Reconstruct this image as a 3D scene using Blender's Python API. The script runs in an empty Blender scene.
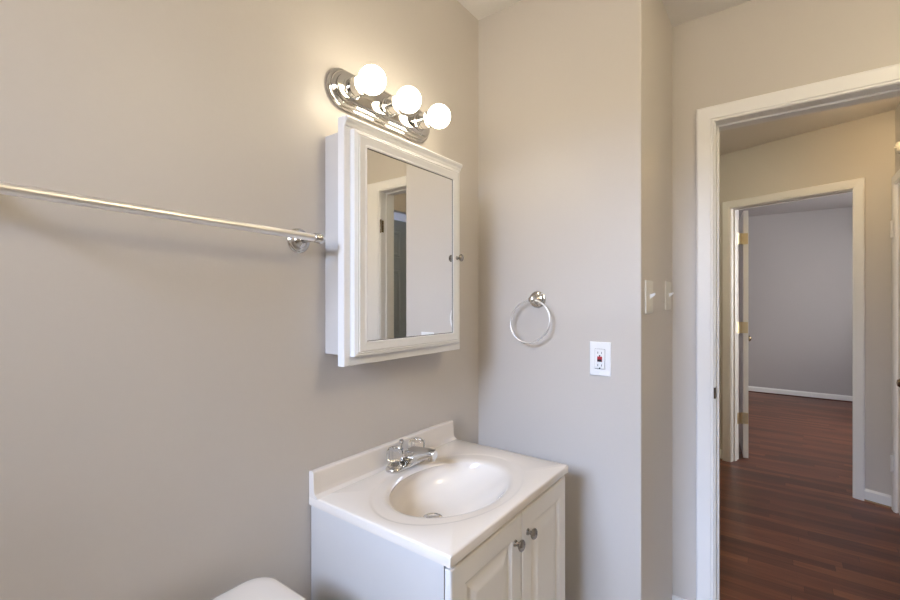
import bpy, bmesh, math
from mathutils import Vector, Matrix
PI = math.pi
S = bpy.context.scene
C = S.collection

# ------------------------------------------------------------------ camera
cam_d = bpy.data.cameras.new('camera'); cam = bpy.data.objects.new('camera', cam_d); C.objects.link(cam)
cam_d.sensor_width = 36; cam_d.lens = 36 * 440 / 900; cam_d.clip_start = 0.02
cam.location = (0, 0, 1.30); cam.rotation_euler = (PI / 2, 0, math.atan2(.5978, .8017))
S.camera = cam
# ------------------------------------------------------------------ world, exposure, large lights
W = bpy.data.worlds.new('world'); S.world = W; W.use_nodes = True
W.node_tree.nodes['Background'].inputs[0].default_value = (1, .95, .90, 1)
W.node_tree.nodes['Background'].inputs[1].default_value = 7.0
S.view_settings.view_transform = 'Standard'; S.view_settings.look = 'None'
S.view_settings.gamma = 1; S.view_settings.use_curve_mapping = False
S.view_settings.exposure = 0.40

def area(name, loc, direction, sx, sy, power, col):
    d = bpy.data.lights.new(name, 'AREA'); d.shape = 'RECTANGLE'; d.size = sx; d.size_y = sy
    d.energy = power; d.color = col
    o = bpy.data.objects.new(name, d); C.objects.link(o); o.location = loc
    o.rotation_euler = Vector(direction).to_track_quat('-Z', 'Y').to_euler()
    return o
# daylight outside the bathroom window (behind the camera) and outside the far room's window
area('daylight_bath', (-.42, -3.2, 2.95), (0, 1, -.42), 1.3, 1.3, 300, (.44, .61, .96))
area('daylight_room', (2.66, 5.9, 1.6), (-1, 0, -.25), 1.3, 1.3, 52, (.92, .96, 1))
area('side_room_fill', (1.86, 2.4, 1.5), (-1, .1, 0), .6, 1.0, 15, (.62, .72, 1))  # bluish fill light added inside the side room, which has no window
# ceiling lamps' light (unseen bathroom dome added as fill, hall dome lamp): set in their builders
BATH_FILL = 15.2; HALL_LAMP = 20.5; BULB = 11.2
WARM = (1, .78, .54)

# ------------------------------------------------------------------ materials
def mat(name, col=(.8, .8, .8), rough=.5, metal=0, **k):
    m = bpy.data.materials.new(name); m.use_nodes = True
    b = m.node_tree.nodes['Principled BSDF']
    b.inputs['Base Color'].default_value = (*col, 1); b.inputs['Roughness'].default_value = rough
    b.inputs['Metallic'].default_value = metal
    for a, v in k.items(): b.inputs[a.replace('_', ' ')].default_value = v
    return m
def noisy(m, scale=40, amt=.04, bump=.05, dist=.001, stretch=None):
    nt = m.node_tree; b = nt.nodes['Principled BSDF']; col = tuple(b.inputs['Base Color'].default_value)
    tc = nt.nodes.new('ShaderNodeTexCoord'); mp = nt.nodes.new('ShaderNodeMapping')
    nt.links.new(tc.outputs['Object'], mp.inputs[0])
    if stretch: mp.inputs['Scale'].default_value = stretch
    n = nt.nodes.new('ShaderNodeTexNoise'); n.inputs['Scale'].default_value = scale; n.inputs['Detail'].default_value = 4
    nt.links.new(mp.outputs[0], n.inputs['Vector'])
    mx = nt.nodes.new('ShaderNodeMix'); mx.data_type = 'RGBA'
    mx.inputs[6].default_value = tuple(c * (1 - amt) for c in col[:3]) + (1,)
    mx.inputs[7].default_value = tuple(min(1, c * (1 + amt)) for c in col[:3]) + (1,)
    nt.links.new(n.outputs['Fac'], mx.inputs[0]); nt.links.new(mx.outputs[2], b.inputs['Base Color'])
    if bump:
        bp = nt.nodes.new('ShaderNodeBump'); bp.inputs['Strength'].default_value = bump; bp.inputs['Distance'].default_value = dist
        nt.links.new(n.outputs['Fac'], bp.inputs['Height']); nt.links.new(bp.outputs[0], b.inputs['Normal'])
    return m
M = {}
M['wall'] = noisy(mat('greige_wall_paint', (.61, .56, .51), .42), 90, .012, .12, .0012)
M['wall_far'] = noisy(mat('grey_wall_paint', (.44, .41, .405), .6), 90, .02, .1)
M['ceil'] = noisy(mat('ceiling_paint', (.84, .80, .75), .8), 60, .02, .1)
M['white'] = noisy(mat('white_trim_paint', (.87, .85, .83), .36), 14, .010, 0)
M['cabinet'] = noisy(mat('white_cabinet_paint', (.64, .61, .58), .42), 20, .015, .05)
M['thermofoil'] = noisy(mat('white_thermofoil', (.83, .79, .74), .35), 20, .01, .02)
M['marble'] = noisy(mat('cultured_marble', (.79, .715, .63), .12, Coat_Weight=.4, Coat_Roughness=.05), 6, .015, 0)
M['porcelain'] = noisy(mat('white_porcelain', (.80, .75, .70), .1), 5, .01, 0)
M['chrome'] = noisy(mat('chrome', (.64, .63, .61), .07, 1), 30, .02, 0)
M['bar'] = noisy(mat('brushed_nickel', (.92, .90, .88), .38, 1), 30, .02, 0)
M['nickel'] = noisy(mat('dark_nickel', (.36, .33, .30), .22, 1), 30, .04, 0)
M['bronze'] = noisy(mat('antique_bronze', (.22, .16, .10), .25, 1), 30, .05, 0)
M['brass'] = noisy(mat('brass', (.78, .66, .42), .38, 1), 40, .05, 0)
M['plastic'] = noisy(mat('white_plastic', (.88, .88, .88), .3), 20, .01, 0)
M['almond'] = noisy(mat('almond_plastic', (.74, .70, .63), .35), 20, .01, 0)
M['black'] = noisy(mat('black_plastic', (.015, .015, .017), .4), 20, .05, 0)
M['red'] = noisy(mat('red_plastic', (.45, .02, .03), .4), 20, .05, 0)
M['gasket'] = noisy(mat('dark_gap_filler', (.05, .045, .04), .8), 20, .05, 0)
M['shoe'] = noisy(mat('stained_shoe_moulding', (.10, .03, .018), .35), 20, .15, 0)
M['tan'] = noisy(mat('bare_wood_edge', (.42, .27, .15), .6), 20, .15, 0)
M['mirror'] = noisy(mat('mirror_silver', (.93, .93, .92), .0, 1), 5, .001, 0)
M['tile'] = noisy(mat('floor_tile', (.80, .77, .73), .3), 8, .03, 0)
M['acrylic'] = noisy(mat('clear_acrylic', (.98, .98, .98), .03, Transmission_Weight=1.0, IOR=1.45), 5, .002, 0)

def pane_mat():
    m = bpy.data.materials.new('window_glass'); m.use_nodes = True; nt = m.node_tree; nt.nodes.clear()
    o = nt.nodes.new('ShaderNodeOutputMaterial'); t = nt.nodes.new('ShaderNodeBsdfTransparent'); g = nt.nodes.new('ShaderNodeBsdfGlossy')
    g.inputs['Roughness'].default_value = .02
    x = nt.nodes.new('ShaderNodeMixShader'); f = nt.nodes.new('ShaderNodeFresnel'); f.inputs[0].default_value = 1.45
    nt.links.new(f.outputs[0], x.inputs[0]); nt.links.new(t.outputs[0], x.inputs[1]); nt.links.new(g.outputs[0], x.inputs[2])
    nt.links.new(x.outputs[0], o.inputs[0]); return m
M['pane'] = pane_mat()
def emit(name, col, st):
    m = bpy.data.materials.new(name); m.use_nodes = True; b = m.node_tree.nodes['Principled BSDF']
    b.inputs['Base Color'].default_value = (.9, .9, .9, 1)
    b.inputs['Emission Color'].default_value = (*col, 1); b.inputs['Emission Strength'].default_value = st
    return m
M['bulb'] = emit('lit_bulb_glass', (1, .91, .71), BULB)
M['dome'] = emit('bath_fill_dome_glow', (1, .87, .59), BATH_FILL)
M['dome_hall'] = emit('lit_hall_dome_glass', (1, .72, .37), HALL_LAMP)
M['fill_end'] = emit('hall_end_fill_glow', (1, .97, .74), HALL_LAMP * .90)

def wood():
    m = bpy.data.materials.new('stained_oak_strip_floor'); m.use_nodes = True; nt = m.node_tree; b = nt.nodes['Principled BSDF']
    L = nt.links; N = nt.nodes.new
    tc = N('ShaderNodeTexCoord')
    sep = N('ShaderNodeSeparateXYZ'); L.new(tc.outputs['Object'], sep.inputs[0])
    def m1(op, a, v=None, b2=None):
        n = N('ShaderNodeMath'); n.operation = op; L.new(a, n.inputs[0])
        if b2 is not None: L.new(b2, n.inputs[1])
        elif v is not None: n.inputs[1].default_value = v
        return n.outputs[0]
    yr = m1('DIVIDE', sep.outputs[1], .057); row = m1('FLOOR', yr); fy_ = m1('FRACT', yr)
    wn = N('ShaderNodeTexWhiteNoise'); wn.noise_dimensions = '1D'; L.new(row, wn.inputs['W'])
    xr = m1('ADD', m1('DIVIDE', sep.outputs[0], .85), None, m1('MULTIPLY', wn.outputs[0], 7.0)); colm = m1('FLOOR', xr); fx_ = m1('FRACT', xr)
    cb = N('ShaderNodeCombineXYZ'); L.new(row, cb.inputs[0]); L.new(colm, cb.inputs[1])
    wn2 = N('ShaderNodeTexWhiteNoise'); wn2.noise_dimensions = '2D'; L.new(cb.outputs[0], wn2.inputs['Vector'])
    gy = m1('LESS_THAN', fy_, .022); gx = m1('LESS_THAN', fx_, .0018); gap = m1('MAXIMUM', gy, None, gx)
    mp = N('ShaderNodeMapping'); mp.inputs['Scale'].default_value = (1.6, 26, 1); L.new(tc.outputs['Object'], mp.inputs[0])
    g = N('ShaderNodeTexNoise'); g.inputs['Scale'].default_value = 2.2; g.inputs['Detail'].default_value = 7; g.inputs['Roughness'].default_value = .62
    L.new(mp.outputs[0], g.inputs['Vector'])
    mp2 = N('ShaderNodeMapping'); mp2.inputs['Scale'].default_value = (.9, 2.4, 1); L.new(tc.outputs['Object'], mp2.inputs[0])
    g2 = N('ShaderNodeTexNoise'); g2.inputs['Scale'].default_value = 1.5; g2.inputs['Detail'].default_value = 3; L.new(mp2.outputs[0], g2.inputs['Vector'])
    def ma(op, a, bb, v=None):
        n = N('ShaderNodeMath'); n.operation = op; L.new(a, n.inputs[0])
        if v is None: L.new(bb, n.inputs[1])
        else: n.inputs[1].default_value = v
        return n.outputs[0]
    s = ma('ADD', ma('ADD', ma('MULTIPLY', wn2.outputs[0], None, .34), ma('MULTIPLY', g.outputs['Fac'], None, .62)), ma('MULTIPLY', g2.outputs['Fac'], None, .42))
    r = N('ShaderNodeValToRGB'); L.new(s, r.inputs[0])
    e = r.color_ramp.elements; e[0].position = .36; e[0].color = (.045, .015, .008, 1); e[1].position = .98; e[1].color = (.28, .10, .046, 1)
    k = e.new(.58); k.color = (.110, .034, .017, 1); k = e.new(.76); k.color = (.17, .055, .027, 1)
    mx = N('ShaderNodeMix'); mx.data_type = 'RGBA'; mx.inputs[7].default_value = (.03, .01, .006, 1)
    L.new(gap, mx.inputs[0]); L.new(r.outputs[0], mx.inputs[6]); L.new(mx.outputs[2], b.inputs['Base Color'])
    b.inputs['Roughness'].default_value = .34
    bp = N('ShaderNodeBump'); bp.inputs['Strength'].default_value = .15; bp.inputs['Distance'].default_value = .001
    L.new(g.outputs['Fac'], bp.inputs['Height']); L.new(bp.outputs[0], b.inputs['Normal'])
    return m
M['wood'] = wood()
M['slate'] = noisy(mat('slate_blue_door', (.40, .45, .51), .4), 14, .02, .03)  # even slate blue base colour of the side room door
M['slate_wall'] = noisy(mat('dark_slate_wall', (.17, .20, .24), .6), 60, .02, .05)  # even dark slate base colour of the side room walls

# ------------------------------------------------------------------ mesh helpers
def box(bm, x0, x1, y0, y1, z0, z1):
    v = [bm.verts.new((x, y, z)) for x in (x0, x1) for y in (y0, y1) for z in (z0, z1)]
    for f in ((0, 1, 3, 2), (4, 6, 7, 5), (0, 4, 5, 1), (2, 3, 7, 6), (0, 2, 6, 4), (1, 5, 7, 3)):
        bm.faces.new([v[i] for i in f])
def basis(ax):
    ax = Vector(ax).normalized(); u = ax.orthogonal().normalized()
    if abs(ax.z) < .9: u = ax.cross(Vector((0, 0, 1))).normalized()
    return ax, u, ax.cross(u).normalized()
def lathe(bm, org, ax, prof, n=40, sq=(1, 1)):
    ax, u, w = basis(ax); org = Vector(org); rings = []
    for t, r in prof:
        if r < 1e-6: rings.append([bm.verts.new(org + ax * t)])
        else: rings.append([bm.verts.new(org + ax * t + u * (r * sq[0] * math.cos(2 * PI * i / n)) + w * (r * sq[1] * math.sin(2 * PI * i / n))) for i in range(n)])
    for a, b in zip(rings, rings[1:]):
        if len(a) == 1 and len(b) == 1: continue
        for i in range(n):
            j = (i + 1) % n
            if len(a) == 1: bm.faces.new((a[0], b[i], b[j]))
            elif len(b) == 1: bm.faces.new((a[i], b[0], a[j]))
            else: bm.faces.new((a[i], b[i], b[j], a[j]))
    for r in (rings[0], rings[-1]):
        if len(r) > 1: bm.faces.new(r)
def tube(bm, pts, r, n=16, closed=False):
    pts = [Vector(p) for p in pts]; k = len(pts); rings = []
    rr = r if isinstance(r, (list, tuple)) else [r] * k
    up = None
    for i, p in enumerate(pts):
        if closed: t = pts[(i + 1) % k] - pts[i - 1]
        else: t = pts[min(i + 1, k - 1)] - pts[max(i - 1, 0)]
        t.normalize()
        if up is None: up = t.orthogonal().normalized()
        up = (up - t * up.dot(t)).normalized(); s = t.cross(up)
        rings.append([bm.verts.new(p + up * (rr[i] * math.cos(2 * PI * a / n)) + s * (rr[i] * math.sin(2 * PI * a / n))) for a in range(n)])
    m = k if closed else k - 1
    for i in range(m):
        a, b = rings[i], rings[(i + 1) % k]
        for q in range(n): bm.faces.new((a[q], a[(q + 1) % n], b[(q + 1) % n], b[q]))
    if not closed: bm.faces.new(rings[0]); bm.faces.new(rings[-1])
def loft(bm, loops, cap=True):
    rs = [[bm.verts.new(p) for p in L] for L in loops]; n = len(rs[0])
    for a, b in zip(rs, rs[1:]):
        for i in range(n): bm.faces.new((a[i], a[(i + 1) % n], b[(i + 1) % n], b[i]))
    if cap: bm.faces.new(rs[0]); bm.faces.new(rs[-1])
def mitre(bm, u0, u1, v0, v1, prof, mp, open_bottom=False):
    if open_bottom: cs = [(u0, v0, -1, 0), (u0, v1, -1, 1), (u1, v1, 1, 1), (u1, v0, 1, 0)]
    else: cs = [(u0, v0, -1, -1), (u0, v1, -1, 1), (u1, v1, 1, 1), (u1, v0, 1, -1)]
    rs = [[bm.verts.new(mp(u + su * w, v + sv * w, h)) for w, h in prof] for u, v, su, sv in cs]; n = len(prof)
    pairs = list(zip(rs, rs[1:])) + ([] if open_bottom else [(rs[-1], rs[0])])
    for a, b in pairs:
        for i in range(n): bm.faces.new((a[i], a[(i + 1) % n], b[(i + 1) % n], b[i]))
    if open_bottom: bm.faces.new(rs[0]); bm.faces.new(rs[-1])
def rings(bm, u0, u1, v0, v1, steps, mp):
    """a slab whose front follows nested rectangles (inset, height); first step is its back outline"""
    L = []
    for d, h in steps: L.append([mp(u0 + d, v0 + d, h), mp(u1 - d, v0 + d, h), mp(u1 - d, v1 - d, h), mp(u0 + d, v1 - d, h)])
    loft(bm, L)
def rrect(cx, cy, hx, hy, r, n=8):
    P = []
    for sx, sy, a0 in ((1, 1, 0), (-1, 1, PI / 2), (-1, -1, PI), (1, -1, 3 * PI / 2)):
        for i in range(n + 1):
            a = a0 + PI / 2 * i / n
            P.append((cx + sx * (hx - r) + r * math.cos(a), cy + sy * (hy - r) + r * math.sin(a)))
    return P
WM = {}
def wm(o):
    return WM.get(o.name, Matrix.Identity(4)) if o else Matrix.Identity(4)
def obj(name, bm, m, parent=None, bevel=0, smooth=None, world=True, kind=None, label=None):
    bmesh.ops.recalc_face_normals(bm, faces=bm.faces)
    if parent and world: bmesh.ops.transform(bm, matrix=wm(parent).inverted(), verts=bm.verts)
    me = bpy.data.meshes.new(name); bm.to_mesh(me); bm.free(); me.materials.append(m)
    o = bpy.data.objects.new(name, me); C.objects.link(o); o.parent = parent; WM[o.name] = wm(parent)
    if smooth is not None:
        me.polygons.foreach_set('use_smooth', [True] * len(me.polygons))
        if smooth > 0: me.set_sharp_from_angle(angle=math.radians(smooth))
    if bevel:
        b = o.modifiers.new('bevel', 'BEVEL'); b.width = bevel; b.segments = 3; b.limit_method = 'ANGLE'; b.angle_limit = math.radians(40)
        me.polygons.foreach_set('use_smooth', [True] * len(me.polygons))
        if smooth is None: me.set_sharp_from_angle(angle=math.radians(89))
        w = o.modifiers.new('wn', 'WEIGHTED_NORMAL'); w.keep_sharp = False
    if kind: o['kind'] = kind
    if label: o['label'] = label
    return o
def thing(name, loc, label=None, cat=None, group=None, rz=0, kind=None):
    o = bpy.data.objects.new(name, None); C.objects.link(o); o.location = loc; o.rotation_euler = (0, 0, rz); o.empty_display_size = .05
    WM[o.name] = Matrix.Translation(loc) @ Matrix.Rotation(rz, 4, 'Z')
    if kind: o['kind'] = kind
    if label: o['label'] = label
    if cat: o['category'] = cat
    if group: o['group'] = group
    return o
def struct(name, bm, m, label, cat, **k):
    o = obj(name, bm, m, None, kind='structure', label=label, **k); o['category'] = cat; return o
def B(*a):
    bm = bmesh.new()
    for x in a: box(bm, *x)
    return bm

# ------------------------------------------------------------------ the room (X right along the towel ring wall, Y away, camera over the origin)
XA, YB, XR, YD, ZC = -1.018, 1.567, -.368, 2.11, 2.485
T = .12; XL, XQ = -.2065, .356; ZO = 2.034      # bathroom doorway
bm = B((XA - .1, XA, -1.12, YB + .1, 0, ZC)); struct('wall_left', bm, M['wall'], 'greige painted wall behind the mirror cabinet and towel bar', 'wall')
bm = bmesh.new()
pts = [(XA, YB), (XR - .004, YB), (XR - .0012, YB + .0012), (XR, YB + .004), (XR, YB + .1), (XA, YB + .1)]
loft(bm, [[(x, y, z) for x, y in pts] for z in (0, ZC)])
struct('wall_front', bm, M['wall'], 'greige wall with the towel ring and outlet', 'wall')
struct('wall_return', B((XR - .1, XR, YB + .1, YD, 0, ZC)), M['wall'], 'narrow shaded wall return with two light switches', 'wall')
struct('wall_doorway', B((XR - .1, XL - .018, YD, YD + T, 0, ZC), (XL - .018, XQ + .018, YD, YD + T, ZO + .018, ZC), (XQ + .018, 1.0, YD, YD + T, 0, ZC)),
       M['wall'], 'greige wall around the white cased doorway to the hall', 'wall')
struct('wall_right', B((.80, .90, -1.12, YD, 0, ZC)), M['wall'], 'greige bathroom wall to the right of the camera', 'wall')
wx0, wx1, wz0, wz1 = -.85, .05, 1.42, 2.22
struct('wall_back', B((XA, wx0, -1.12, -1.0, 0, ZC), (wx1, .80, -1.12, -1.0, 0, ZC), (wx0, wx1, -1.12, -1.0, 0, wz0), (wx0, wx1, -1.12, -1.0, wz1, ZC)),
       M['wall'], 'greige wall with the window behind the camera', 'wall')
struct('floor', B((XA - .1, .90, -1.12, YD + .06, -.05, 0)), M['tile'], 'pale tile bathroom floor', 'floor')
struct('ceiling', B((XA - .1, .90, -1.12, YD + .06, ZC, ZC + .05)), M['ceil'], 'pale painted bathroom ceiling', 'ceiling')
w = thing('window_1', (-.4, -1.06, 1.42), 'white framed bathroom window behind the camera', 'window', kind='structure')
bm = B(); mitre(bm, wx0 + .04, wx1 - .04, wz0 + .04, wz1 - .04, [(0, 0), (.04, 0), (.04, .05), (0, .05)], lambda u, v, h: (u, -1.03 - h, v))
box(bm, wx0 + .04, wx1 - .04, -1.07, -1.035, 1.80, 1.84); obj('window_frame', bm, M['white'], w)
obj('window_pane', B((wx0 + .04, wx1 - .04, -1.056, -1.052, wz0 + .04, 1.80), (wx0 + .04, wx1 - .04, -1.056, -1.052, 1.84, wz1 - .04)), M['pane'], w)

# low white skirting in the bathroom
bm = B((XR, XL - .068, YD - .012, YD, 0, .022)); struct('baseboard_doorway', bm, M['white'], 'low white skirting strip left of the doorway casing', 'baseboard', bevel=.002)
bm = B((XA + .0, XR, YB - .012, YB, 0, .022)); struct('baseboard_front', bm, M['white'], 'low white skirting strip under the towel ring wall', 'baseboard', bevel=.002)

# casing profile: (outward, height off wall)
CP = [(0, 0), (0, .008), (.004, .013), (.010, .0125), (.013, .016), (.052, .019), (.058, .017), (.060, .012), (.060, 0)]
def casing_prof(w): return [(a if a < .02 else a + (w - .060), h) for a, h in CP]
d1 = thing('door_1', ((XL + XQ) / 2, YD, 0), 'white cased bathroom doorway opening on the hall', 'doorway', kind='structure')
f = lambda u, v, h: (u, YD - h, v)
bm = bmesh.new(); w6 = .065
P = casing_prof(w6)
c = [(XL - .004, 0, -1, 0), (XL - .004, ZO + .0, -1, 1), (XQ + .004, ZO + .0, 1, 1), (XQ + .004, 0, 1, 0)]
rs = []
for (u, v, su, sv) in c:
    PP = P if su < 0 else casing_prof(.128)
    rs.append([bm.verts.new(f(u + su * a, v + sv * P[i][0], P[i][1])) for i, (a, h) in enumerate(PP)])
for a, b in zip(rs, rs[1:]):
    for i in range(len(P)): bm.faces.new((a[i], a[(i + 1) % len(P)], b[(i + 1) % len(P)], b[i]))
bm.faces.new(rs[0]); bm.faces.new(rs[-1])
obj('casing', bm, M['white'], d1)
def jamb(bm, x0, x1, zt, mp, depth, stop0, stop1):
    def bx(a, b, c_, d_, e, g):
        v = [bm.verts.new(mp(x, z, y)) for x in (a, b) for y in (c_, d_) for z in (e, g)]
        for q in ((0, 1, 3, 2), (4, 6, 7, 5), (0, 4, 5, 1), (2, 3, 7, 6), (0, 2, 6, 4), (1, 5, 7, 3)): bm.faces.new([v[i] for i in q])
    bx(x0 - .018, x0, 0, depth, 0, zt + .018); bx(x1, x1 + .018, 0, depth, 0, zt + .018); bx(x0, x1, 0, depth, zt, zt + .018)
    bx(x0, x0 + .008, stop0, stop1, 0, zt); bx(x1 - .008, x1, stop0, stop1, 0, zt); bx(x0 + .008, x1 - .008, stop0, stop1, zt - .008, zt)
bm = bmesh.new(); jamb(bm, XL, XQ, ZO, lambda u, v, h: (u, YD - .001 + h, v), T + .002, .045, .075); obj('jamb', bm, M['white'], d1, bevel=.0012)
bm = B((XL - .005, XL + .0012, YD - .0145, YD - .0125, .895, .940), (XL - .0005, XL + .0012, YD - .0125, YD + .03, .895, .940)); obj('strike_plate', bm, M['bronze'], d1, bevel=.0004, label='dark metal strike plate')
for z in (1.80, .32):
    bm = B((XQ - .0015, XQ, YD + .006, YD + .024, z - .040, z + .040)); lathe(bm, (XQ - .001, YD - .004, z - .045), (0, 0, 1), [(0, .005), (.09, .005)], 12)
    obj('hinge', bm, M['bronze'], d1, label='dark metal hinge')
bm = bmesh.new(); mitre(bm, XL - .004, XQ + .004, 0, ZO, CP, lambda u, v, h: (u, YD + T + h, v), True); obj('casing', bm, M['white'], d1)

# ------------------------------------------------------------------ hall
P0 = Vector((-.366, 4.205, 0)); ANG = math.atan2(3.901 - 4.205, .446 + .366)
U = Vector((math.cos(ANG), math.sin(ANG), 0)); Nn = Vector((-math.sin(ANG), math.cos(ANG), 0))
XE = .584
def hp(s, v, d): p = P0 + U * s + Nn * d; return (p.x, p.y, v)
s0, s1 = .071, .812
sE = (XE - P0.x) / U.x; sW = -1.6
def hbox(bm, a, b, c_, d_, e, g):
    v = [bm.verts.new(hp(s, z, d)) for s in (a, b) for d in (c_, d_) for z in (e, g)]
    for q in ((0, 1, 3, 2), (4, 6, 7, 5), (0, 4, 5, 1), (2, 3, 7, 6), (0, 2, 6, 4), (1, 5, 7, 3)): bm.faces.new([v[i] for i in q])
bm = bmesh.new(); hbox(bm, sW, s0 - .018, 0, T, 0, ZC); hbox(bm, s0 - .018, s1 + .018, 0, T, ZO + .018, ZC); hbox(bm, s1 + .018, sE, 0, T, 0, ZC)
struct('wall_hall', bm, M['wall'], 'angled hall wall around the second cased doorway', 'wall')
struct('floor_hall', B((-2.0, 2.6, YD + .06, 7.6, -.05, 0)), M['wood'], 'dark reddish brown strip hardwood floor', 'floor')
struct('ceiling_hall', B((-2.0, 2.6, YD + .06, 3.86, ZC, ZC + .05), (-2.0, .70, 3.86, 4.2, ZC, ZC + .05)), M['ceil'], 'pale ceiling over the hall', 'ceiling')
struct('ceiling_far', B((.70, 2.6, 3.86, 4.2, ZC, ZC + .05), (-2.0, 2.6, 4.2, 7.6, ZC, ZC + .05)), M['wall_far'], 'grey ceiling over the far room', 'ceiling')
struct('wall_hall_end', B((-1.87, -1.77, YD, 4.80, 0, ZC), (-1.87, XR - .1, YD, YD + T, 0, ZC)), M['wall'], 'greige wall at the hidden left end of the hall', 'wall')
# right side of the hall: closet wall at XE, then a recess with an open door
cy0, cy1 = 3.10, 3.775
yE = P0.y + U.y * sE
struct('wall_closet', B((XE, XE + .1, cy1 + .018, yE + .2, 0, ZC), (XE, XE + .1, cy0 - .018, cy1 + .018, ZO - .012, ZC), (XE, XE + .1, cy0 - .12, cy0 - .018, 0, ZC), (XE + .1, XE + .5, cy0 - .12, cy0 - .06, 0, ZC)),
       M['wall'], 'warm beige hall wall holding the white closet door', 'wall')
struct('wall_recess', B((.74, .80, YD + T, 2.27, 0, ZC), (.74, .80, 2.27, cy0 - .12, ZO + .01, ZC)), M['wall'], 'hall wall with a dark open doorway, seen in the mirror', 'wall')
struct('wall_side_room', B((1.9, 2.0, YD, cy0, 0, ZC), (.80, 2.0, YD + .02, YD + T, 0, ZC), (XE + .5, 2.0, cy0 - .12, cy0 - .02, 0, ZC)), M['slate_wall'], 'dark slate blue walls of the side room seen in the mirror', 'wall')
# far room
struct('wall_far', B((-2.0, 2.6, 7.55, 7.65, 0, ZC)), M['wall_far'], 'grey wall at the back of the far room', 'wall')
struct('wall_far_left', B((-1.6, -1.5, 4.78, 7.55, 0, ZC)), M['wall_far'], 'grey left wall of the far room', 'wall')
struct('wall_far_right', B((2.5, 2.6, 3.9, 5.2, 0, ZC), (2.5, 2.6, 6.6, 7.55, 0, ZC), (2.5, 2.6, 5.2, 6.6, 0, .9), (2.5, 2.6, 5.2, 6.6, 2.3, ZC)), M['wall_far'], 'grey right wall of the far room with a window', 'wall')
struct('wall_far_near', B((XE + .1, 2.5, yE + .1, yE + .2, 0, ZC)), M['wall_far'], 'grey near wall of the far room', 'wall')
w = thing('window_2', (2.55, 5.9, .9), 'white framed window of the far room', 'window', kind='structure')
bm = bmesh.new(); mitre(bm, 5.25, 6.55, .95, 2.25, [(0, 0), (.05, 0), (.05, .05), (0, .05)], lambda u, v, h: (2.53 + h, u, v)); box(bm, 2.54, 2.57, 5.25, 6.55, 1.58, 1.62); obj('window_frame', bm, M['white'], w)
obj('window_pane', B((2.553, 2.557, 5.25, 6.55, .95, 1.58), (2.553, 2.557, 5.25, 6.55, 1.62, 2.25)), M['pane'], w)
def skirt(bm, x0, x1, y0, h=.078): 
    L = []
    for x in (x0, x1): L.append([(x, y0, 0), (x, y0 - .014, 0), (x, y0 - .014, h - .014), (x, y0 - .006, h), (x, y0, h)])
    loft(bm, L)
bm = bmesh.new(); skirt(bm, -1.5, 2.5, 7.55); struct('baseboard_far', bm, M['white'], 'white baseboard along the far room wall', 'baseboard')
struct('trim_1', B((-1.5, 2.5, 7.55 - .03, 7.55 - .014, 0, .014)), M['shoe'], 'dark stained shoe moulding below the far baseboard', 'trim', bevel=.004)
def hskirt(a, b):
    bm = bmesh.new(); h = .078
    loft(bm, [[hp(s, z, d) for z, d in ((.012, 0), (.012, -.014), (h - .012, -.014), (h, -.006), (h, 0))] for s in (a, b)]); return bm
struct('baseboard_hall_left', hskirt(sW, s0 - .067), M['white'], 'white hall baseboard left of the second doorway', 'baseboard')
struct('baseboard_hall_right', hskirt(s1 + .061, sE), M['white'], 'white hall baseboard between doorway and closet', 'baseboard')
bm = bmesh.new(); hbox(bm, s1 + .061, sE, -.013, 0, 0, .012)
struct('trim_2', bm, M['tan'], 'bare wood strip below the hall baseboard by the closet', 'trim')
# hall doorway with its open leaf
d2 = thing('door_2', hp((s0 + s1) / 2, 0, 0), 'white cased hall doorway with its leaf swung open into the far room', 'door', kind='structure')
bm = bmesh.new(); mitre(bm, s0 - .002, s1 + .002, 0, ZO, [(a * (.060 / .060), h) for a, h in CP], lambda u, v, h: hp(u, v, -h), True); obj('casing', bm, M['white'], d2)
bm = bmesh.new(); jamb(bm, s0, s1, ZO, lambda u, v, h: hp(u, v, -.001 + h), T + .002, .04, .078); obj('jamb', bm, M['white'], d2, bevel=.0012)
# leaf
LP = Vector((-.229, 4.318, 0)); la = math.radians(96.6)
LU = Vector((math.cos(la), math.sin(la), 0)); LN = Vector((math.sin(la), -math.cos(la), 0))   # along leaf; towards the right face
def lp(u, v, h): p = LP + LU * u + LN * h; return (p.x, p.y, v)
def panel_leaf(bm, mp, w, z0, z1, t, stile=.10, faces=(1, -1)):
    box_v = [bm.verts.new(mp(a, z, h)) for a in (0, w) for h in (0, t) for z in (z0, z1)]
    for q in ((0, 1, 3, 2), (4, 6, 7, 5), (0, 4, 5, 1), (2, 3, 7, 6), (0, 2, 6, 4), (1, 5, 7, 3)): bm.faces.new([box_v[i] for i in q])
    pw = (w - 3 * stile) / 2
    for i in (0, 1):
        a = stile + i * (pw + stile)
        for b, c_ in ((.22, .84), (.97, 1.56), (1.66, 1.90)):
            for s in faces:
                base = t if s > 0 else 0
                st = [(0, -.001), (0, .004), (.008, .006), (.014, .001), (.03, .001), (.042, .006)]
                rings(bm, a, a + pw, z0 + b, z0 + c_, st, lambda u, v, h, base=base, s=s: mp(u, v, base + s * h))
bm = bmesh.new(); panel_leaf(bm, lp, .715, .012, 2.03, .036); leaf = obj('door_leaf', bm, M['white'], d2)
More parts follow.
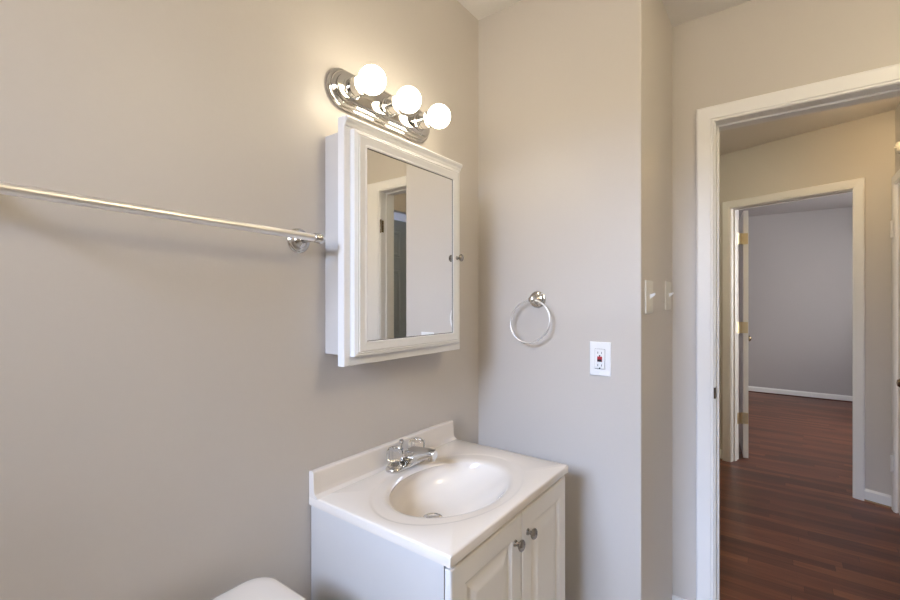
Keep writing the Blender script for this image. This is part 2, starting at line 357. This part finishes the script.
for z in (1.80, 1.075, .335):
    bm = bmesh.new()
    def q(u, v, h): return lp(u, v, h)
    v_ = [bm.verts.new(lp(a, zz, h)) for a in (-.003, 0) for h in (-.001, .033) for zz in (z - .045, z + .045)]
    for qq in ((0, 1, 3, 2), (4, 6, 7, 5), (0, 4, 5, 1), (2, 3, 7, 6), (0, 2, 6, 4), (1, 5, 7, 3)): bm.faces.new([v_[i] for i in qq])
    hbox(bm, s0, s0 + .003, T - .035, T + .004, z - .045, z + .045)
    p = Vector(lp(-.006, z - .047, -.008)); lathe(bm, p, (0, 0, 1), [(0, .003), (.002, .006), (.092, .006), (.094, .003)], 14)
    a_ = Vector(hp(s0 + .001, z, T)); b_ = Vector(lp(-.002, z, -.006))
    loft(bm, [[a_ + Vector((0, .002, -.045)), a_ + Vector((0, -.002, -.045)), a_ + Vector((0, -.002, .045)), a_ + Vector((0, .002, .045))],
              [b_ + Vector((0, .002, -.045)), b_ + Vector((0, -.002, -.045)), b_ + Vector((0, -.002, .045)), b_ + Vector((0, .002, .045))]])
    for dz in (-.03, 0, .03): lathe(bm, lp(-.003, z + dz, .022 if dz else .012), -LU, [(0, .004), (.0012, .003), (.0014, 0)], 10)
    obj('hinge', bm, M['brass'], d2, label='brass butt hinge')
bm = bmesh.new()
lathe(bm, lp(.65, .94, .036), LN, [(0, .030), (.006, .028), (.008, .012), (.03, .011), (.04, .024), (.055, .027), (.066, .018), (.07, 0)], 24)
obj('door_knob', bm, M['bronze'], leaf, label='dark round door knob')

# closet door on the right edge: white casing, leaf with painted hinges, bronze knob
d3 = thing('door_3', (XE, (cy0 + cy1) / 2, 0), 'white closet door in the hall with painted hinges and bronze knob', 'door', kind='structure')
bm = bmesh.new(); mitre(bm, cy0 - .004, cy1 + .004, 0, ZO - .03, [(a, h) for a, h in CP], lambda u, v, h: (XE - h, u, v), True); obj('casing', bm, M['white'], d3)
bm = bmesh.new(); panel_leaf(bm, lambda u, v, h: (XE + .03 - h, cy1 - .002 - u, v), cy1 - cy0 - .004, .012, ZO - .035, .030, .09, (1,)); lf3 = obj('door_leaf', bm, M['white'], d3)
for z in (1.735, .30):
    bm = B((XE - .026, XE - .018, cy1 + .004, cy1 + .034, z - .05, z + .05)); lathe(bm, (XE - .026, cy1 + .002, z - .052), (0, 0, 1), [(0, .004), (.003, .007), (.101, .007), (.104, .004)], 14)
    for dz in (-.03, .0, .03): lathe(bm, (XE - .026, cy1 + .022, z + dz), (-1, 0, 0), [(0, .005), (.0015, .004), (.002, 0)], 10)
    obj('hinge', bm, M['white'], d3, bevel=.001)
bm = bmesh.new(); lathe(bm, (XE, 3.45, .838), (-1, 0, 0), [(0, .026), (.005, .025), (.008, .010), (.022, .010), (.03, .020), (.042, .025), (.052, .018), (.056, 0)], 24); obj('door_knob', bm, M['bronze'], lf3, label='dark bronze round door knob')
# round fitting above closet door
t = thing('door_chime', (XE, 3.665, 2.20), 'small round cream wall fitting above the white closet door', 'door chime')
bm = bmesh.new(); lathe(bm, (XE, 3.665, 2.20), (-1, 0, 0), [(0, .034), (.006, .036), (.018, .034), (.026, .024), (.029, 0)], 32); obj('cover', bm, M['almond'], t, smooth=40)
bm = bmesh.new(); lathe(bm, (XE - .0275, 3.665, 2.20), (-1, 0, 0), [(0, .010), (.004, .009), (.005, 0)], 20); obj('button', bm, M['almond'], t, smooth=40)
# open leaf in the side room (seen in the mirror)
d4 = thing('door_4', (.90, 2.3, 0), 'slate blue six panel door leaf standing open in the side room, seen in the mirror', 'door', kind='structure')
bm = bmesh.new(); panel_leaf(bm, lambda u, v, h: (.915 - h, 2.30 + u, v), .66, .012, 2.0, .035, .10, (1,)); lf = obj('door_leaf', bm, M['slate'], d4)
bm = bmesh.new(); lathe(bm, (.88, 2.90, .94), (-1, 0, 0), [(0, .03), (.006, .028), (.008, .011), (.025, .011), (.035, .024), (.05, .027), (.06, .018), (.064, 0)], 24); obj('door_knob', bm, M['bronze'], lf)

# ceiling dome lamps; bathroom and left hall ones are unseen, added for fill light
def dome(name, loc, r, m, label, dp):
    t = thing(name, loc, label, 'ceiling lamp')
    bm = bmesh.new(); lathe(bm, loc, (0, 0, -1), [(0, r + .012), (.018, r + .012), (.02, r)], 40); obj('canopy', bm, M['white'], t, smooth=40)
    bm = bmesh.new(); lathe(bm, loc, (0, 0, -1), [(.0201, r)] + [(.02 + (dp - .02) * math.sin(a), r * math.cos(a)) for a in [PI / 2 * i / 10 for i in range(1, 10)]] + [(dp, 0)], 40); obj('lamp_shade', bm, m, t, smooth=60)
dome('ceiling_lamp', (.60, .90, ZC), .13, M['dome'], 'unseen dome lamp added on the bathroom ceiling as fill light, right of the camera', .32)
dome('ceiling_lamp', (.44, 3.28, ZC), .12, M['dome_hall'], 'shallow lit dome lamp on the hall ceiling near the closet door', .07)
dome('ceiling_lamp', (-.95, 2.95, ZC), .10, M['fill_end'], 'unseen fill lamp added on the hall ceiling at the left end, behind the towel ring wall', .22)

# ------------------------------------------------------------------ vanity cabinet
VY0, VY1, VXF = .732, 1.350, -.562
v = thing('vanity_cabinet', ((XA + VXF) / 2, (VY0 + VY1) / 2, 0), 'white bathroom vanity cabinet with two raised panel doors below the sink top', 'cabinet')
bm = B((XA + .002, VXF, VY0, VY0 + .015, 0, .7465), (XA + .002, VXF, VY1 - .015, VY1, 0, .7465), (XA + .002, XA + .01, VY0 + .015, VY1 - .015, .1, .7465),
       (XA + .01, VXF, VY0 + .015, VY1 - .015, .09, .105), (VXF - .018, VXF, VY0 + .015, VY1 - .015, .70, .7465), (VXF - .018, VXF, VY0 + .015, VY1 - .015, .09, .14),
       (VXF - .06, VXF - .045, VY0 + .015, VY1 - .015, 0, .09), (VXF - .018, VXF, VY0 + .015, VY0 + .05, .14, .70), (VXF - .018, VXF, VY1 - .05, VY1 - .015, .14, .70), (VXF - .018, VXF, 1.02, 1.07, .14, .70))
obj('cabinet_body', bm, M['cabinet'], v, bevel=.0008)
ym = 1.048
DF = VXF + .0025
for (a, b, ky) in ((VY0 + .001, ym - .0015, ym - .037), (ym + .0015, VY1 - .001, ym + .034)):
    bm = bmesh.new()
    st = [(0, 0), (0, .011), (.0015, .0135), (.006, .0150), (.052, .0150), (.056, .0125), (.062, .0085), (.068, .0085), (.090, .0145), (.096, .0155)]
    rings(bm, a, b, .105, .7375, st, lambda u, vv, h: (DF + h, u, vv))
    d = obj('cabinet_door', bm, M['thermofoil'], v)
    bm = bmesh.new(); kz = .672
    lathe(bm, (DF + .015, ky, kz), (1, 0, 0), [(0, .009), (.003, .0085), (.005, .0055), (.012, .0055), (.015, .012), (.018, .0145), (.021, .0145), (.0245, .011), (.026, 0)], 32)
    obj('knob', bm, M['nickel'], d, smooth=40, label='brushed nickel round knob')

# ------------------------------------------------------------------ vanity top with integral oval basin
CX0, CX1, CY0, CY1, ZT = XA + .001, -.540, .7255, 1.358, .772
vt = thing('bathroom_sink', ((CX0 + CX1) / 2, (CY0 + CY1) / 2, .747), 'glossy off-white vanity top with oval basin and backsplash on the white cabinet', 'sink')
bm = bmesh.new()
ex, ey = -.757, 1.022
angs = sorted([2 * PI * i / 144 for i in range(144)] + [math.atan2(y - ey, x - ex) % (2 * PI) for x in (CX0, CX1) for y in (CY0, CY1)])
def rect_pt(a, d):
    c_, s_ = math.cos(a), math.sin(a); x0, x1, y0, y1 = CX0, CX1, CY0, CY1
    tx = ((x1 if c_ > 0 else x0) - ex) / c_ if abs(c_) > 1e-9 else 1e9; ty = ((y1 if s_ > 0 else y0) - ey) / s_ if abs(s_) > 1e-9 else 1e9
    t_ = min(tx, ty); x, y = ex + c_ * t_, ey + s_ * t_
    return (min(max(x, x0 + d), x1 - d), min(max(y, y0 + d), y1 - d))
def ell(a, A, Bq, ox=0):
    c_, s_ = math.cos(a), math.sin(a); k = 1 / math.sqrt((c_ / A) ** 2 + (s_ / Bq) ** 2)
    return (ex + ox + c_ * k, ey + s_ * k)
L = []
for d, z in ((.03, .7475), (0, .7475), (0, ZT - .005), (.0015, ZT - .0015), (.005, ZT)): L.append([(*rect_pt(a, d), z) for a in angs])
for A, Bq, z in ((.190, .268, ZT), (.187, .265, ZT - .0004), (.183, .261, ZT - .0018), (.179, .256, ZT - .0022), (.168, .226, ZT - .0026), (.160, .216, ZT - .0040), (.154, .209, ZT - .0066), (.149, .203, ZT - .0105)):
    L.append([(*ell(a, A, Bq), z) for a in angs])
for i in range(1, 19):
    s = i / 18; rr = (1 - s) ** .80 if s < 1 else 0
    rr = .14 + .86 * math.sqrt(max(0, 1 - s ** 2.0)); z = ZT - .0105 - .096 * s ** 1.2
    k = rr
    L.append([(x_, y_ - .030 * s, z) for x_, y_ in [ell(a, .149 * k, .203 * k, -.045 * s) for a in angs]])
loft(bm, L, cap=False)
bmesh.ops.remove_doubles(bm, verts=bm.verts, dist=1e-6)
obj('basin_top', bm, M['marble'], vt, smooth=50)
bm = bmesh.new()
prof = [(XA + .001, ZT - .004), (XA + .001, .8365), (XA + .003, .8385), (XA + .016, .8385), (XA + .0195, .836), (XA + .021, .832), (XA + .0225, ZT + .018), (XA + .027, ZT + .006), (XA + .038, ZT + .0008), (XA + .04, ZT - .004)]
loft(bm, [[(x, y, z) for x, z in prof] for y in (CY0, CY1)]); obj('backsplash', bm, M['marble'], vt, bevel=.0012)
bm = bmesh.new(); dz = ZT - .106
dc = (ex - .045, ey - .030); lathe(bm, (dc[0], dc[1], dz + .0), (0, 0, 1), [(-.004, .030), (.003, .0295), (.0045, .026), (.001, .022), (.001, .019), (.006, .018), (.0075, .012), (.008, 0)], 36)
obj('drain', bm, M['chrome'], vt, smooth=40, label='chrome drain ring and stopper')

# ------------------------------------------------------------------ faucet
fx, fy, fz = -.953, 1.044, ZT
fa = thing('faucet', (fx, fy, fz), 'chrome centre-set faucet with clear acrylic handles on the vanity top', 'faucet')
bm = bmesh.new()
L = []
for hx, hy, z in ((.026, .080, 0), (.027, .081, .003), (.027, .081, .008), (.0245, .078, .012), (.020, .073, .0135)):
    L.append([(x, y, fz + z) for x, y in rrect(fx, fy, hx, hy, hx * .98, 8)])
loft(bm, L); obj('base_plate', bm, M['chrome'], fa, smooth=50)
for s in (-1, 1):
    hy_ = fy + s * .051
    bm = bmesh.new(); lathe(bm, (fx, hy_, fz + .012), (0, 0, 1), [(0, .023), (.005, .0225), (.010, .017), (.013, .011), (.016, .009), (.018, .009)], 32); ped = obj('pedestal', bm, M['chrome'], fa, smooth=40)
    bm = bmesh.new()
    pr = [(.0181, .012), (.020, .021), (.025, .0255), (.046, .0275), (.054, .0255), (.058, .017), (.0565, .0)]
    L = []
    n = 40
    for t_, r in pr[:-1]:
        L.append([(fx + r * (1 - .10 * (math.cos(5 * a) > .55) * (1 if .02 < t_ < .056 else 0)) * math.cos(a), hy_ + r * (1 - .10 * (math.cos(5 * a) > .55) * (1 if .02 < t_ < .056 else 0)) * math.sin(a), fz + .012 + t_) for a in [2 * PI * i / n for i in range(n)]])
    loft(bm, L); h = obj('handle', bm, M['acrylic'], fa, smooth=30, label='clear acrylic tap handle')
    bm = bmesh.new(); lathe(bm, (fx, hy_, fz + .0705), (0, 0, 1), [(0, .007), (.0015, .0065), (.002, 0)], 20); obj('cap', bm, M['chrome'], h, smooth=40)
bm = bmesh.new(); L = []
for i in range(13):
    s = i / 12; x = fx - .022 + s * .140
    top = .026 + .036 * math.sin(min(1, s * 2.6) * PI / 2) + .012 * s; bot = .008 + .036 * min(1, max(0, (s - .25) / .6)) ** 1.2; hw = .029 - .0135 * s ** .9
    if s in (0, 1): top -= .004; hw *= .8
    zc = fz + (top + bot) / 2; hh = (top - bot) / 2
    L.append([(x, fy + hw * math.cos(a), zc + hh * (abs(math.sin(a)) ** .7) * (1 if math.sin(a) > 0 else -1)) for a in [2 * PI * q_ / 28 for q_ in range(28)]])
loft(bm, L); sp = obj('spout', bm, M['chrome'], fa, smooth=50)
bm = bmesh.new(); lathe(bm, (fx + .104, fy, fz + .052), (.12, 0, -1), [(0, .0115), (.014, .0115), (.016, .010), (.0155, .0085), (.011, 0)], 28); obj('aerator', bm, M['chrome'], sp, smooth=40)
bm = bmesh.new(); lathe(bm, (fx - .021, fy, fz + .012), (0, 0, 1), [(0, .0025), (.052, .0025), (.054, .0058), (.062, .0072), (.066, .006), (.067, 0)], 20); obj('lift_rod', bm, M['chrome'], fa, smooth=40)

# ------------------------------------------------------------------ medicine cabinet
mc = thing('medicine_cabinet', (XA, 1.03, 1.15), 'white medicine cabinet with a framed mirror door on the wall above the sink', 'medicine cabinet')
XF = -.918
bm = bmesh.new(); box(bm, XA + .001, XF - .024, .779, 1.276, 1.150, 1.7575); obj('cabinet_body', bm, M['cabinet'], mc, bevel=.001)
bm = bmesh.new()
fy0, fy1, fz0, fz1 = .763, 1.291, 1.123, 1.787
st = [(0, -.024), (0, -.002), (.002, 0), (.030, 0)]
rings(bm, fy0, fy1, fz0, fz1, st, lambda u, vv, h: (XF + h, u, vv))
obj('face_frame', bm, M['white'], mc)
# crown strip along the face frame's top, cove strip at its foot
bm = bmesh.new(); loft(bm, [[(XF + a, y, fz1 + b) for a, b in ((0, -.026), (.003, -.024), (.005, -.016), (.011, -.010), (.012, -.004), (.009, 0), (0, 0))] for y in (fy0 + .002, fy1)]); obj('crown_moulding', bm, M['white'], mc)
dy0, dy1, dz0, dz1 = .784, 1.266, 1.1485, 1.756
my0, my1, mz0, mz1 = .826, 1.221, 1.187, 1.715
XD = XF + .001
md = bmesh.new()
cs = [(my0, mz0, dy0, dz0), (my0, mz1, dy0, dz1), (my1, mz1, dy1, dz1), (my1, mz0, dy1, dz0)]
prof = [(0, .0), (0, .0200), (.08, .0215), (.16, .0200), (.62, .0205), (.68, .0175), (.76, .0190), (.84, .0165), (.92, .0165), (1.0, .0135), (1.0, .0)]
rs = [[md.verts.new((XD + h, y + (Y - y) * a, z + (Z - z) * a)) for a, h in prof] for y, z, Y, Z in cs]
for i in range(4):
    a, b = rs[i], rs[(i + 1) % 4]
    for j in range(len(prof)): md.faces.new((a[j], a[(j + 1) % len(prof)], b[(j + 1) % len(prof)], b[j]))
dr = obj('mirror_door', md, M['white'], mc)
obj('mirror', B((XD + .004, -.900, my0, my1, mz0, mz1)), M['mirror'], dr)
bm = bmesh.new(); mitre(bm, my0 + .0018, my1 - .0018, mz0 + .0018, mz1 - .0018, [(0, 0), (.0018, 0), (.0018, .0012), (0, .0008)], lambda u, vv, h: (-.8999 + h, u, vv)); obj('gasket', bm, M['gasket'], dr, label='thin dark gap round the mirror')
bm = bmesh.new(); lathe(bm, (XD + .019, 1.243, 1.446), (1, 0, 0), [(0, .007), (.003, .006), (.005, .0042), (.010, .0042), (.014, .009), (.018, .0125), (.021, .0125), (.024, .009), (.025, 0)], 28); obj('knob', bm, M['nickel'], dr, smooth=40, label='brushed nickel round knob')

# ------------------------------------------------------------------ vanity light
vl = thing('vanity_light', (XA, 1.0, 1.91), 'chrome bar light with three lit globe bulbs above the mirror cabinet', 'light fixture')
bm = bmesh.new(); L = []
for hy_, hz_, x in ((.222, .057, 0), (.223, .058, .003), (.223, .058, .009), (.220, .055, .012), (.215, .050, .0125), (.213, .048, .020), (.211, .046, .022), (.204, .039, .0225), (.203, .038, .028), (.200, .035, .030)):
    L.append([(XA + .001 + x, y, z) for y, z in rrect(1.003, 1.910, hy_, hz_, hz_ * .995, 12)])
loft(bm, L); obj('back_plate', bm, M['chrome'], vl, smooth=35)
for y in (.850, 1.0, 1.150):
    bm = bmesh.new(); lathe(bm, (XA + .030, y, 1.91), (1, 0, 0), [(0, .031), (.003, .031), (.005, .027), (.017, .027), (.0175, .0255), (.020, .0255), (.0205, .027), (.042, .027), (.0425, .0245), (.040, .020), (.020, .0)], 40)
    obj('socket', bm, M['chrome'], vl, smooth=35)
    bm = bmesh.new(); R = .0385; cx = -.903
    pr = [(-.047, .013), (-.041, .0145), (-.0365, .018)] + [(-R * math.cos(a), R * math.sin(a)) for a in [math.radians(32 + 148 * i / 20) for i in range(20)]] + [(R, 0)]
    lathe(bm, (cx, y, 1.91), (1, 0, 0), pr, 40); obj('bulb', bm, M['bulb'], vl, smooth=80, label='lit white globe bulb')

# ------------------------------------------------------------------ towel bar
def rosette(bm, org, ax, R=.033, ln=.072):
    lathe(bm, org, ax, [(0, R), (.003, R), (.0055, R * .93), (.006, R * .86), (.009, R * .82), (.012, R * .66), (.0125, R * .60), (.017, R * .50), (.020, R * .36), (.024, .0085), (ln - .016, .0075)], 44)
tb = thing('towel_bar', (XA, .39, 1.455), 'long brushed nickel towel bar on the greige wall left of the cabinet', 'towel bar')
b0 = Vector((-.935, .094, 1.469)); b1 = Vector((-.935, .693, 1.4565))
bm = bmesh.new(); d_ = (b1 - b0).normalized()
tube(bm, [b0, b1], .0092, 28); obj('bar', bm, M['bar'], tb, smooth=40)
for p in (b0, b1):
    bm = bmesh.new(); rosette(bm, (XA + .001, p.y, p.z), (1, 0, 0), .033, .080); 
    po = obj('post', bm, M['chrome'], tb, smooth=35)
    bm = bmesh.new(); s = 1 if p is b1 else -1
    lathe(bm, p - d_ * s * .012, d_ * s, [(0, .0100), (.001, .0118), (.005, .0125), (.007, .0105), (.009, .0105), (.013, .0135), (.020, .0138), (.026, .0115), (.029, .007), (.030, 0)], 32)
    obj('finial', bm, M['chrome'], po, smooth=40)

# ------------------------------------------------------------------ towel ring
tr = thing('towel_ring', (-.748, YB, 1.30), 'chrome towel ring hanging on the wall between cabinet and outlet', 'towel ring')
bm = bmesh.new(); rosette(bm, (-.745, YB - .0005, 1.302), (0, -1, 0), .033, .050)
lathe(bm, (-.745, YB - .034, 1.302), (0, -1, 0), [(0, .008), (.004, .0115), (.014, .0135), (.022, .0115), (.025, .006), (.026, 0)], 32); obj('post', bm, M['chrome'], tr, smooth=35)
bm = bmesh.new(); n = 72; R = .0815
tube(bm, [(-.755 + R * math.sin(2 * PI * i / n) + .006 * math.cos(2 * PI * i / n), YB - .047 + .004 * (math.cos(2 * PI * i / n) - 1), 1.2190 + R * math.cos(2 * PI * i / n)) for i in range(n)], .0033, 12, True)
obj('ring', bm, M['bar'], tr, smooth=60)

# ------------------------------------------------------------------ outlet
ou = thing('electrical_outlet', (-.504, YB, 1.092), 'white wall outlet with red and black test buttons below and right of the towel ring', 'outlet')
oy = YB
bm = bmesh.new(); st = [(0, 0), (0, .003), (.004, .006)]
rings(bm, -.504 - .037, -.504 + .037, 1.092 - .060, 1.092 + .060, st, lambda u, vv, h: (u, oy - h, vv)); obj('cover_plate', bm, M['plastic'], ou, bevel=.0008)
bm = bmesh.new(); rings(bm, -.504 - .017, -.504 + .017, 1.092 - .034, 1.092 + .034, [(0, .005), (0, .008), (.0012, .0092)], lambda u, vv, h: (u, oy - h, vv)); rc = obj('receptacle', bm, M['plastic'], ou)
obj('reset_button', B((-.5115, -.4965, oy - .0112, oy - .009, 1.0935, 1.1000)), M['red'], rc, label='red reset button', bevel=.0006)
obj('test_button', B((-.5115, -.4965, oy - .0112, oy - .009, 1.0835, 1.0900)), M['black'], rc, label='black test button', bevel=.0006)
obj('slot_surround', B((-.5125, -.4955, oy - .0096, oy - .009, 1.0825, 1.1010)), M['red'], rc)
for zz, s in ((1.114, 1), (1.070, -1)):
    for xx in (-.5105, -.4975): obj('slot', B((xx - .0009, xx + .0009, oy - .0095, oy - .009, zz - .0035, zz + .0035)), M['black'], rc)
    bm = bmesh.new(); lathe(bm, (-.504, oy - .009, zz - .0105), (0, -1, 0), [(0, .0026), (.0005, .0026)], 14); obj('ground_hole', bm, M['black'], rc)
obj('trim_line', B((-.522, -.5212, oy - .0064, oy - .0058, 1.057, 1.127), (-.4868, -.486, oy - .0064, oy - .0058, 1.057, 1.127), (-.522, -.486, oy - .0064, oy - .0058, 1.1265, 1.1273), (-.522, -.486, oy - .0064, oy - .0058, 1.0567, 1.0575)), M['gasket'], ou)
for zz in (1.146, 1.038):
    bm = bmesh.new(); lathe(bm, (-.504, oy - .006, zz), (0, -1, 0), [(0, .003), (.001, .0024), (.0012, 0)], 14); obj('screw', bm, M['plastic'], ou)

# ------------------------------------------------------------------ switches on the return
def switch(y, z, w, label):
    t = thing('light_switch', (XR, y, z), label, 'light switch', 'almond light switches on the narrow wall return')
    bm = bmesh.new(); rings(bm, y - w / 2, y + w / 2, z - .058, z + .058, [(0, 0), (0, .004), (.004, .0065)], lambda u, vv, h: (XR + h, u, vv)); obj('cover_plate', bm, M['almond'], t, bevel=.0008)
    bm = bmesh.new(); loft(bm, [[(XR + a, y + s_ * hw, z + zz) for s_, zz in ((-1, -hz), (1, -hz), (1, hz), (-1, hz))] for a, hw, hz in ((.006, .0055, .012), (.0075, .005, .0115))]); obj('toggle_bezel', bm, M['almond'], t)
    bm = bmesh.new(); loft(bm, [[(XR + a, y + s_ * hw, z + c_ + zz) for s_, zz in ((-1, -hz), (1, -hz), (1, hz), (-1, hz))] for a, c_, hw, hz in ((.006, 0, .0048, .008), (.014, .005, .0044, .0055), (.022, .010, .004, .004), (.0235, .0105, .003, .003))]); obj('toggle', bm, M['plastic'], t, bevel=.0008, label='white toggle lever')
    for zz in (z + .030, z - .030):
        bm = bmesh.new(); lathe(bm, (XR + .006, y, zz), (1, 0, 0), [(0, .0034), (.0014, .0028), (.0016, 0)], 14); obj('screw', bm, M['almond'], t)
switch(1.665, 1.311, .100, 'almond toggle light switch on the narrow wall return, nearer the outlet')
switch(2.000, 1.318, .100, 'almond toggle light switch in the corner beside the door wall')

# ------------------------------------------------------------------ toilet
to = thing('toilet', (-.70, .31, 0), 'white porcelain toilet tank and lid beside the vanity', 'toilet')
tx, ty = -.86, .335
bm = bmesh.new(); L = []
for z, hx, hy_, r in ((.36, .075, .20, .05), (.40, .085, .212, .055), (.55, .088, .215, .055), (.635, .090, .216, .055)): L.append([(x, y, z) for x, y in rrect(tx, ty, hx, hy_, r, 8)])
loft(bm, L); obj('tank', bm, M['porcelain'], to, smooth=50)
bm = bmesh.new(); L = []
for z, d in ((.6352, .012), (.636, .004), (.640, .0), (.662, .0), (.668, .003), (.6715, .010), (.673, .022), (.6735, .05)): L.append([(x, y, z) for x, y in rrect(tx, ty, .102 - d, .232 - d, .052 - d * .5, 10)])
loft(bm, L); obj('tank_lid', bm, M['porcelain'], to, smooth=60)
bm = bmesh.new(); lathe(bm, (tx + .090, ty - .15, .60), (1, 0, 0), [(0, .012), (.008, .012), (.01, .006), (.018, .006)], 20); tube(bm, [(tx + .107, ty - .15, .60), (tx + .108, ty - .10, .597), (tx + .108, ty - .08, .595)], [.006, .005, .007]); obj('flush_lever', bm, M['chrome'], to, smooth=50)
def egg(cx_, z, rx, ry, k=.0): return [(cx_ + rx * math.cos(a) * (1 + k * math.cos(a)), ty + ry * math.sin(a), z) for a in [2 * PI * i / 40 for i in range(40)]]
bm = bmesh.new(); loft(bm, [egg(-.60, .0, .17, .11), egg(-.60, .03, .165, .105), egg(-.58, .15, .14, .09), egg(-.55, .27, .18, .13), egg(-.54, .35, .235, .175), egg(-.54, .375, .24, .18), egg(-.54, .375, .20, .14), egg(-.54, .30, .16, .11), egg(-.56, .22, .08, .06)])
box(bm, -.94, -.74, ty - .10, ty + .10, .20, .362); obj('bowl', bm, M['porcelain'], to, smooth=50)
bm = bmesh.new(); loft(bm, [egg(-.54, .376, .24, .182), egg(-.54, .39, .243, .185), egg(-.54, .395, .235, .178)]); obj('seat', bm, M['plastic'], to, smooth=50)
bm = bmesh.new(); loft(bm, [egg(-.54, .396, .24, .182), egg(-.54, .408, .24, .182), egg(-.54, .414, .21, .155)]); obj('seat_lid', bm, M['plastic'], to, smooth=50)
